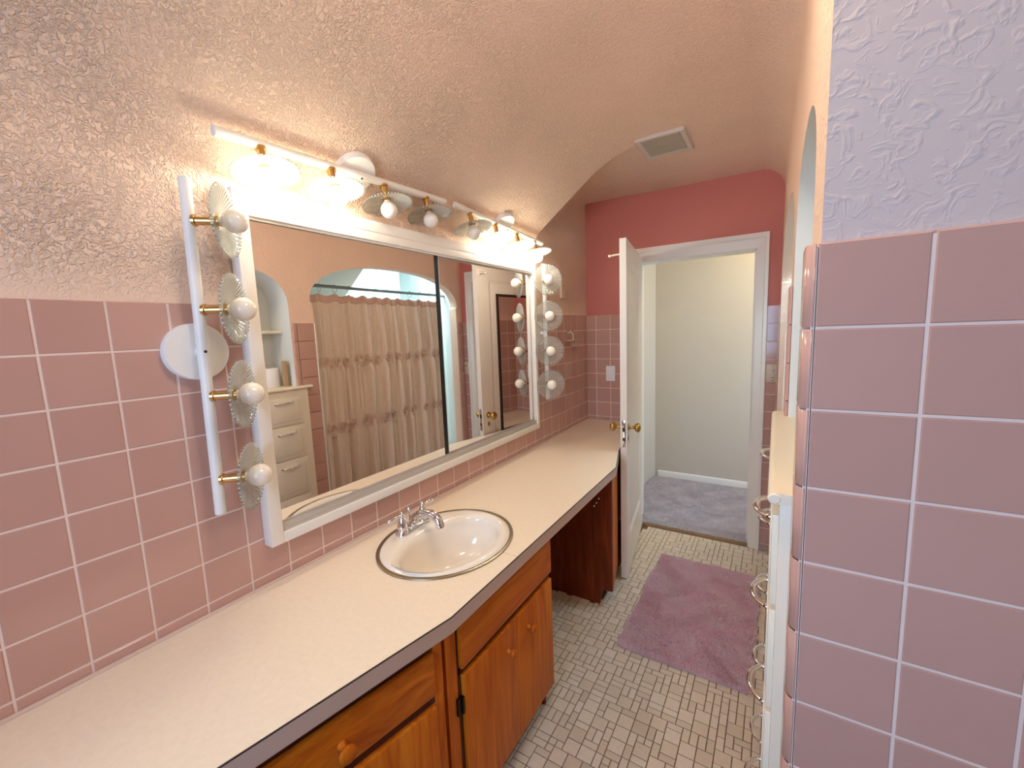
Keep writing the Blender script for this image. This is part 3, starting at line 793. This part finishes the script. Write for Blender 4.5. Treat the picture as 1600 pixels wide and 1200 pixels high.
pa = MB().box((.0200, GY0, .041), (.0245, -.014, .918)).obj('mirror_panel', M_mirror, mc)
MB().box((.0180, -.0155, .041), (.0262, -.0125, .918)).obj('edge_trim', M_alu, pa)
MB().box((.0246, -.038, .041), (.0252, -.0155, .918)).obj('edge_strip', M_black, pa)
MB().box((.0200, GY0, .041), (.0262, -.0125, .0615), .001).obj('bottom_rail', M_alu, pa)
pb = MB().box((.009, -.05, .041), (.0135, GY1, .918)).obj('mirror_panel', M_mirror, mc)
MB().box((.009, -.05, .041), (.0160, GY1, .056), .001).obj('bottom_rail', M_alu, pb)
MB().box((.009, GY1 - .012, .041), (.0160, GY1, .918), .001).obj('edge_trim', M_alu, pb)

# ---------------------------------------------------------------- vanity lights
def shade_mesh():
    n, rr = 192, 9; q = MB()
    def zz(r, i, side):
        rib = .0016 * (1 if (i // 2) % 2 == 0 else -1) * min(1, max(0, (r - .022) / .02))
        return .020 * (r / .086) ** 2 + rib * (1 if side == 0 else .2) + (0 if side == 0 else -.0030)
    P = []
    for k in range(rr): r = .013 + (.086 - .013) * k / (rr - 1); P.append([(r * math.cos(2 * PI * i / n), r * math.sin(2 * PI * i / n), zz(r, i, 0)) for i in range(n)])
    for k in range(rr - 1, -1, -1): r = .013 + (.086 - .013) * k / (rr - 1); P.append([(r * math.cos(2 * PI * i / n), r * math.sin(2 * PI * i / n), zz(r, i, 1)) for i in range(n)])
    q.grid(P + [P[0]], close=True)
    me = q.mesh('glass_shade', angle=None); me.materials.append(M_shade); return me
ME_SHADE = shade_mesh()
def bulb_mesh(mat, nm):
    r = .0285; pr = [(.011, -.040), (.0115, -.030), (.0125, -.0265)] + [(r * math.sin(t), -r * math.cos(t)) for t in [PI * (i + 3.0) / 18 for i in range(0, 15)]] + [(.0001, r)]
    me = MB().lathe(pr, (0, 0, 0), (0, 0, 1), 28).mesh(nm, angle=None); me.materials.append(mat); return me
ME_LIT = bulb_mesh(M_lit, 'bulb_lit'); ME_OFF = bulb_mesh(M_opal, 'bulb_off')
# socket: local +z points from the rod to the bulb
q = MB(); q.lathe([(.0105, .010), (.0105, .050), (.0120, .050), (.0120, .054), (.016, .0545), (.016, .058), (.0125, .0585), (.0125, .066), (.0001, .066)], (0, 0, 0), (0, 0, 1), 22)
q.lathe([(.0145, .008), (.0145, .0145), (.0108, .0150)], (0, 0, 0), (0, 0, 1), 22)
ME_SOCKET = q.mesh('socket'); ME_SOCKET.materials.append(M_brass)
def vanity_light(label, p0, p1, plate_c, plate_n, socks, sdir, lit_flags, group):
    """world-space ends of the rod, plate centre on the wall and its normal, positions along the rod"""
    p0, p1, pc, pn, sd = Vector(p0), Vector(p1), Vector(plate_c), Vector(plate_n).normalized(), Vector(sdir).normalized()
    t = thing('vanity_light', label, 'wall light', pc, group=group)
    q = MB(); q.lathe([(.070, 0), (.070, .020), (.068, .024), (.0001, .0245)], (0, 0, 0), pn, 48)
    q.obj('back_plate', M_lamp_white, t)
    q = MB(); q.cyl(p0 - pc, p1 - pc, .0128, 24, .0015); 
    mid = (p0 - pc) + (p1 - p0) * (((pc - p0).dot(p1 - p0)) / (p1 - p0).length_squared)
    q.cyl(pn * .02, mid, .009, 16); q.obj('rod', M_lamp_white, t)
    q = MB(); q.ball(mid + pn * .0125, .0036, 10); q.obj('screw', M_screw, t)
    rot = sd.to_track_quat('Z', 'Y')
    for f_, on in zip(socks, lit_flags):
        o = link('socket', ME_SOCKET, None, t); o.rotation_mode = 'QUATERNION'; o.rotation_quaternion = rot
        o.location = (p0 - pc) + (p1 - p0) * f_
        link('shade', ME_SHADE, None, o, (0, 0, .060))
        b = link('bulb', ME_LIT if on else ME_OFF, None, o, (0, 0, .0975)); b['label'] = 'glowing round bulb' if on else 'unlit white round bulb'
    return t
a13 = math.radians(13); dn = (math.sin(a13), 0, -math.cos(a13))
G = 'brass and ribbed glass vanity lights around the mirror'
NS = (.6, 0, -.8)
def fr_(y0, y1, ys_): return [(y - y0) / (y1 - y0) for y in ys_]
vanity_light('horizontal white rod light above the near half of the mirror', (.061, .339, 2.003), (.061, 1.187, 2.031), (.027, .768, 2.041), NS, fr_(.339, 1.187, (.449, .659, .864, 1.073)), dn, (1, 1, 0, 0), G)
vanity_light('horizontal white rod light above the far half of the mirror', (.061, 1.250, 2.034), (.061, 2.033, 1.991), (.027, 1.655, 2.041), NS, fr_(1.25, 2.033, (1.353, 1.55, 1.747, 1.936)), dn, (0, 1, 1, 1), G)
vanity_light('vertical white rod light left of the mirror with all four bulbs off', (.047, .272, 1.880), (.047, .2585, 1.060), (.0, .265, 1.4725), (1, 0, 0), fr_(1.880, 1.060, (1.782, 1.573, 1.362, 1.150)), (.70, .714, 0), (0, 0, 0, 0), G)
vanity_light('vertical white rod light right of the mirror by the far corner', (.058, 2.055, 1.880), (.058, 2.063, 1.072), (.0, 2.059, 1.475), (1, 0, 0), fr_(1.880, 1.072, (1.778, 1.573, 1.371, 1.172)), (.68, -.73, 0), (0, 0, 0, 0), G)

# ---------------------------------------------------------------- door (opens into the room)
dl = Vector((.498, 2.100, 0)); dh = Vector((.385, 2.852, 0)); dang = math.atan2(-(dh - dl).x, (dh - dl).y)
door = struct(thing('door_1', 'white panelled door standing open against the far counter end', 'door', (dl.x, dl.y, .012), dang))
# local: y from latch edge to hinge, x = 0 bathroom face, x = .036 hall face
DW, DH, DT = .76, 1.957, .036
def ring_panel(q, x_out, sgn, y0, y1, z0, z1):
    """recessed panel with sloped sticking on one face"""
    st, d = .022, .009
    o = [(y0, z0), (y1, z0), (y1, z1), (y0, z1)]; i_ = [(y0 + st, z0 + st), (y1 - st, z0 + st), (y1 - st, z1 - st), (y0 + st, z1 - st)]
    q.add([(x_out, y, z) for y, z in o] + [(x_out + sgn * d, y, z) for y, z in i_], [(0, 1, 5, 4), (1, 2, 6, 5), (2, 3, 7, 6), (3, 0, 4, 7)])
    o2 = [(y0 + st + .02, z0 + st + .02), (y1 - st - .02, z0 + st + .02), (y1 - st - .02, z1 - st - .02), (y0 + st + .02, z1 - st - .02)]
    q.add([(x_out + sgn * d, y, z) for y, z in i_] + [(x_out + sgn * (d - .004), y, z) for y, z in o2], [(0, 1, 5, 4), (1, 2, 6, 5), (2, 3, 7, 6), (3, 0, 4, 7), (4, 5, 6, 7)])
q = MB(); PY0, PY1, PZ0, PZ1 = .115, DW - .115, .22, 1.84
outer = [(0, 0), (DW, 0), (DW, DH), (0, DH)]; pan = [(PY0, PZ0), (PY1, PZ0), (PY1, PZ1), (PY0, PZ1)]
for x_, sg in ((0, 1), (DT, -1)):
    q.poly(outer, [pan], lambda u, v, x_=x_: (x_, u, v)); ring_panel(q, x_, sg, PY0, PY1, PZ0, PZ1)
q.add([(0, y, z) for y, z in outer] + [(DT, y, z) for y, z in outer], [(0, 1, 5, 4), (1, 2, 6, 5), (2, 3, 7, 6), (3, 0, 4, 7)])
leaf = q.obj('door_leaf', M_white, door, angle=.2)
dm = MB().box((-.001, .205, .36), (.006, DW - .205, 1.73)).obj('long_mirror', M_mirror, door)
q = MB(); y0, y1, z0, z1 = .188, DW - .188, .343, 1.792 - .045; w_ = .018
for a, b in (((-.006, y0, z0), (.006, y0 + w_, z1)), ((-.006, y1 - w_, z0), (.006, y1, z1)), ((-.006, y0 + w_, z1 - w_), (.006, y1 - w_, z1)), ((-.006, y0 + w_, z0), (.006, y1 - w_, z0 + w_))): q.box(a, b, .001)
q.obj('mirror_frame', M_dark, dm)
for sg, x_ in ((-1, 0), (1, DT)):
    kb = MB(); kb.lathe([(.022, 0), (.022, .003), (.012, .006), (.0095, .010), (.0085, .030), (.011, .034), (.022, .040), (.0275, .050), (.0275, .056), (.022, .064), (.010, .069), (.0001, .070)], (x_, .058, .905), (sg, 0, 0), 28, True, 1.0, 1.0)
    kb.obj('knob', M_oldbrass, door)
    es = MB(); es.lathe([(.011, 0), (.011, .002), (.007, .004), (.0001, .0045)], (x_, .058, .842), (sg, 0, 0), 18, True, 1.0, 1.6); es.obj('keyhole_plate', M_oldbrass, door)
q = MB(); q.box((.007, -.0012, .80), (.029, .003, .955), .0005); q.obj('lock_plate', M_chrome, door)
q = MB(); q.box((.012, -.0035, .89), (.024, .002, .915), .001); q.box((.013, -.0018, .835), (.023, .001, .855)); q.obj('latch', M_screw, door)
q = MB(); q.tube([(0, .03, 1.878), (-.02, .03, 1.878), (-.042, .03, 1.876), (-.056, .03, 1.874)], [.006, .0045, .0055, .004], 12); q.ball((-.058, .03, 1.874), .0085, 14); q.lathe([(.012, 0), (.012, .003), (.006, .005)], (0, .03, 1.878), (-1, 0, 0), 16); q.obj('coat_peg', M_cream, door)
for z in (.2, 1.7):
    MB().cyl((-.004, DW + .002, z), (-.004, DW + .002, z + .09), .006, 12).obj('hinge', M_oldbrass, door)

# ---------------------------------------------------------------- ceiling vent
vt = thing('ceiling_vent', 'white square exhaust vent on the ceiling near the door', 'vent', (.728, 2.116, ZCEIL))
q = MB(); a = .115; b = .136; o0 = [(-a, -b), (a, -b), (a, b), (-a, b)]
def rect(k, z, inset=0): return [(x * k, y * k, z) for x, y in o0]
q.grid([rect(1, .002), rect(1, -.008), rect(.97, -.014), rect(.80, -.012), rect(.76, -.006)], close=True); q.obj('frame', M_vent, vt, angle=.3)
MB().box((-.09, -.105, -.006), (.09, .105, -.001)).obj('backing', M_screw, vt)
for i in range(17):
    y = -.098 + i * .01225
    MB().box((-.088, y - .0045, -.0112), (.088, y + .0045, -.0072)).obj('slat', M_vent_dark, vt)
MB().box((-.012, -.012, -.0125), (.012, .012, -.0112), .001).obj('centre_boss', M_vent_dark, vt)

# ---------------------------------------------------------------- switch plates and small wall things
sw = thing('switch_plate', 'white blank switch plate on pink tiles left of the door', 'switch plate', (.182, YF, 1.150))
MB().box((-.035, -.007, -.057), (.035, .0, .057), .003).obj('plate', M_paper, sw)
q = MB(); q.box((-.016, -.009, -.033), (.016, -.006, .033), .0012); q.obj('rocker', M_paper, sw)
sw = thing('switch_plate', 'metallic two toggle switch plate right of the doorway', 'switch plate', (1.223, YF, 1.172))
MB().box((-.036, -.006, -.056), (.036, .0, .056), .002).obj('plate', M_ivory, sw)
for z in (-.022, .022): MB().box((-.004, -.016, z - .008), (.004, -.005, z + .008), .0015).obj('toggle', M_steel, sw)
for z in (-.046, .046): MB().ball((0, -.006, z), .003, 8).obj('screw', M_screw, sw)
th = thing('wall_bracket', 'small flat cream bracket on the plaster beside the far light', 'bracket', (0, 2.425, 1.745))
MB().box((-.003, -.030, -.045), (.012, .030, .045), .003).obj('plate', M_ivory, th)
for z in (-.02, .02): MB().ball((.012, 0, z), .003, 8).obj('screw', M_steel, th)
tb = thing('toothbrush_holder', 'clear plastic holder stuck on tiles near the far corner', 'holder', (0, 2.545, 1.425))
MB().box((.0, -.055, .02), (.004, .055, .065), .001).obj('back_plate', M_plastic, tb)
q = MB(); q.box((.004, -.085, -.012), (.05, .085, -.006), .002); q.tube([(.004, -.05, .045), (.03, -.05, .05), (.045, -.05, .03), (.045, -.055, -.01)], .006, 10); q.obj('arm', M_plastic, tb)
q = MB(); q.box((.004, -.08, -.055), (.045, .08, -.05), .002); q.box((.041, -.08, -.055), (.045, .08, -.03), .001); q.obj('tray', M_plastic, tb)

# ---------------------------------------------------------------- rug
rug = MB(); RX0, RX1, RY0, RY1 = .648, 1.198, 1.565, 2.460
def rr_poly(ins, rad=.03):
    out = []
    for cx, cy, a0 in ((RX1 - ins - rad, RY1 - ins - rad, 0), (RX0 + ins + rad, RY1 - ins - rad, 90), (RX0 + ins + rad, RY0 + ins + rad, 180), (RX1 - ins - rad, RY0 + ins + rad, 270)):
        for i in range(7):
            t = math.radians(a0 + 15 * i); out.append((cx + rad * math.cos(t), cy + rad * math.sin(t)))
    return out
o = rr_poly(0); i_ = rr_poly(.004)
rug.grid([[(x, y, .001) for x, y in o], [(x, y, .008) for x, y in o], [(x, y, .010) for x, y in i_]], close=True); rug.poly(i_, [], lambda u, v: (u, v, .010))
rugo = tag(rug.obj('bath_rug', M_rug), 'mauve shag bath rug on the mosaic floor', 'rug')
def keep(px, py): return (px > RX0) & (px < RX1) & (py > RY0) & (py < RY1)
tag(link('rug_pile', tufts(200, 320, RX0, RX1, RY0, RY1, .008, .019, .0026, .009, 11, keep), M_rug, rugo), kind='stuff')

# ---------------------------------------------------------------- built-in drawers in the niche
bi = thing('built_in_drawers', 'cream built in cabinet of drawers below the arched niche', 'cabinet', (1.28, .94, 0))
XF = 1.236 - 1.28
q = MB(); q.box((XF + .012, -.355, .0), (.2, .352, 1.196), .002); q.obj('face_frame', M_cream, bi)
q = MB(); q.box((XF + .006, -.370, 1.197), (.215, .378, 1.215), .0); 
q.cyl((XF + .004, -.372, 1.206), (XF + .004, .380, 1.206), .0095, 14, .002); q.obj('ledge', M_cream, bi)
zs = [1.165, .987, .784, .554, .31, .07]
def bow_handle(yc, zc):
    q = MB(); n = 16; pts = []; rs = []
    for i in range(n + 1):
        t = -1 + 2 * i / n; pts.append((XF - .004 - .022 * (1 - abs(t) ** 2.6), yc + t * .050, zc)); rs.append(.0042 + .0016 * (1 - abs(t)))
    q.tube(pts, rs, 10)
    for sg in (-1, 1): q.lathe([(.008, 0), (.008, .002), (.005, .004)], (XF, yc + sg * .05, zc), (-1, 0, 0), 12)
    return q
for (a, b, hy) in ((-.325, -.095, -.205), (.085, .305, .192)):
    for k in range(5):
        z1, z0 = zs[k] - .004, zs[k + 1] + .006
        dr = MB(); dr.box((XF + .002, a, z0), (XF + .018, b, z1), .004); dr.box((XF, a + .022, z0 + .022), (XF + .004, b - .022, z1 - .022), .0035)
        d = dr.obj('drawer', M_cream, bi)
        bow_handle(hy, [1.128, .945, .741, .51, .27][k]).obj('handle', M_chrome, d)
sh = tag(MB().box((1.36, NY0 + .002, 1.534), (1.494, NY1 - .002, 1.551), .003).obj('niche_shelf', M_cream), 'cream shelf board across the arched niche', 'shelf')
# things on the ledge
pr_ = thing('paper_roll', 'white paper roll standing on the niche ledge', 'paper roll', (1.395, 1.150, 1.2155))
MB().lathe([(.019, 0), (.053, 0), (.055, .003), (.055, .108), (.053, .111), (.019, .111), (.019, 0)], (0, 0, 0), (0, 0, 1), 36, False).obj('roll', M_paper, pr_)
MB().lathe([(.0185, .001), (.0185, .110), (.0165, .110), (.0165, .001)], (0, 0, 0), (0, 0, 1), 24, False).obj('core', M_tan, pr_)
tu = thing('tube_container', 'slim tan container standing beside the white paper roll', 'container', (1.385, 1.226 - .004, 1.2155)) if False else thing('tube_container', 'slim tan container standing beside the white paper roll', 'container', (1.325, 1.206, 1.2155))
MB().lathe([(.015, 0), (.0165, .002), (.0165, .125), (.0155, .128)], (0, 0, 0), (0, 0, 1), 24).obj('body', M_tan, tu)
MB().lathe([(.0158, .1285), (.0158, .150), (.0145, .153), (.0001, .1535)], (0, 0, 0), (0, 0, 1), 24, False).obj('cap', M_tan, tu)

# ---------------------------------------------------------------- bathtub behind the curtain
bt = thing('bathtub', 'white bathtub in the alcove behind the shower curtain', 'bathtub', (1.735, (AY0 + AY1) / 2, .001))
def rrect(hx, hy, r, z, n=8):
    out = []
    for cx, cy, a0 in ((hx - r, hy - r, 0), (-hx + r, hy - r, 90), (-hx + r, -hy + r, 180), (hx - r, -hy + r, 270)):
        for i in range(n + 1):
            t = math.radians(a0 + 90 * i / n); out.append((cx + r * math.cos(t), cy + r * math.sin(t), z))
    return out
q = MB(); q.grid([rrect(.262, .725, .02, 0), rrect(.262, .725, .02, .395), rrect(.275, .735, .02, .405), rrect(.275, .735, .02, .428), rrect(.270, .730, .02, .434), rrect(.215, .665, .09, .434), rrect(.205, .655, .09, .425), rrect(.175, .60, .10, .16), rrect(.12, .52, .10, .10)], close=True)
q.add([(x, y, .10) for x, y, z in rrect(.12, .52, .10, .10)], [tuple(range(36))]); q.obj('shell', M_porcelain, bt, angle=.8)

# ---------------------------------------------------------------- shower curtain
CX = 1.408
rod = thing('curtain_rod', 'grey metal shower curtain rod across the bathtub arch', 'curtain rod', (CX - .012, AY0, 1.842))
MB().cyl((0, .012, 0), (0, AY1 - AY0 - .012, -.004), .0115, 18).obj('tube', M_rod, rod)
for y, s_ in ((.001, 1), (AY1 - AY0 - .001, -1)): MB().lathe([(.028, 0), (.028, .006), (.015, .012), (.015, .02)], (0, y, 0), (0, s_, 0), 20).obj('flange', M_rod, rod)
CY0, CY1, CZT, CZB = 1.395, 2.72, 1.797, .16
RINGS = [CY0 + .02 + i * (CY1 - CY0 - .04) / 11 for i in range(12)]
def fold(y, z):
    u = y - CY0; a = .35 + .65 * min(1, (CZT - z) / .35)
    ph = .5 * math.sin(z * 2.1 + u * 3)
    d = .021 * math.sin(u * 47 + ph) + .014 * math.sin(u * 83 + 1.3 + ph * 1.4) + .010 * math.sin(u * 131 + z * .9) + .004 * math.sin(u * 233 + 2 * math.sin(z * 3))
    for zb in (1.322, .868):     # gathered rows
        k = math.exp(-((z - zb) / .035) ** 2); d = d * (1 - .7 * k) + k * .007 * math.sin(u * 190)
    return CX + a * d
def top_z(y):
    g_ = (CY1 - CY0 - .04) / 11; t = ((y - RINGS[0]) / g_) % 1.0
    return CZT - .016 * math.sin(PI * t) ** 1.0 if RINGS[0] < y < RINGS[-1] else CZT - .004
NYc, NZc = 420, 70
cu = thing('shower_curtain', 'ruffled beige pink shower curtain with two rosette rows', 'curtain', (0, 0, 0))
def curtain_pts(z_list_fn, off=0, ny=NYc):
    P = []
    for j in range(ny + 1):
        y = CY0 + (CY1 - CY0) * j / ny; P.append([(fold(y, z) + off, y, z) for z in z_list_fn(y)])
    return P
zl = lambda y: [top_z(y) - .048 + (CZB - top_z(y) + .048) * i / NZc for i in range(NZc + 1)]
q = MB(); q.grid(curtain_pts(zl)); q.obj('cloth', M_cloth, cu, angle=None, merge=False)
q = MB(); hm = lambda y: [top_z(y) - .05 * i / 4 for i in range(5)]
A = curtain_pts(hm, -.0015); B = curtain_pts(hm, .0015)
q.grid([a + b[::-1] for a, b in zip(A, B)], close=True); q.obj('hem_band', M_hem, cu, angle=None)
def rosette_mesh(seed):
    r = random.Random(seed); q = MB(); n = 60; rows = []
    for i in range(n + 1):
        t = i / n; a = t * 2 * PI * 3.2; rad = .005 + .025 * t + .002 * math.sin(a * 2.3 + seed)
        y, z = rad * math.cos(a), rad * math.sin(a); h = .022 - .012 * t + .003 * math.sin(a * 3 + seed)
        rows.append([(.002, y, z), (-h * .35, y * 1.08, z * 1.08), (-h * .7, y * 1.25, z * 1.25)])
    q.grid(rows); me = q.mesh('rosette', angle=None); me.materials.append(M_rosette); return me
ROS = [rosette_mesh(s_) for s_ in range(4)]
row1 = [1.435, 1.527, 1.617, 1.69, 1.805, 1.88, 1.975, 2.07, 2.18, 2.29, 2.40, 2.49, 2.60, 2.68]
row2 = [1.440, 1.533, 1.622, 1.705, 1.825, 1.885, 2.02, 2.10, 2.225, 2.315, 2.455, 2.555, 2.66]
for row, zb in ((row1, 1.322), (row2, .868)):
    for y in row:
        z = zb + rnd.uniform(-.010, .010)
        xf = min(fold(y + k_ * .006, z) for k_ in range(-5, 6)); o = link('rosette', rnd.choice(ROS), None, cu, (xf + .004, y, z), (rnd.uniform(0, 6.2), 0, 0)); s_ = rnd.uniform(1.1, 1.35); o.scale = (1, s_, s_)
q = MB(); rp_ = [(0, .019 * math.cos(t), .019 * math.sin(t) * 1.35) for t in [2 * PI * i / 24 + PI / 2 for i in range(25)]]; q.tube(rp_, .0016, 6, False)
q.ball((0, 0, .0255), .004, 8); ME_RING = q.mesh('curtain_ring'); ME_RING.materials.append(M_rod)
ORD = 'first second third fourth fifth sixth seventh eighth ninth tenth eleventh twelfth'.split()
for i, y in enumerate(RINGS):
    o = link('curtain_ring', ME_RING, None, None, (CX - .012, y, 1.828), (0, 0, PI / 2 + .12 * math.sin(i * 2.1)))
    tag(o, ORD[i] + ' metal curtain ring from the niche end of the rod', 'curtain ring', 'curtain rings')
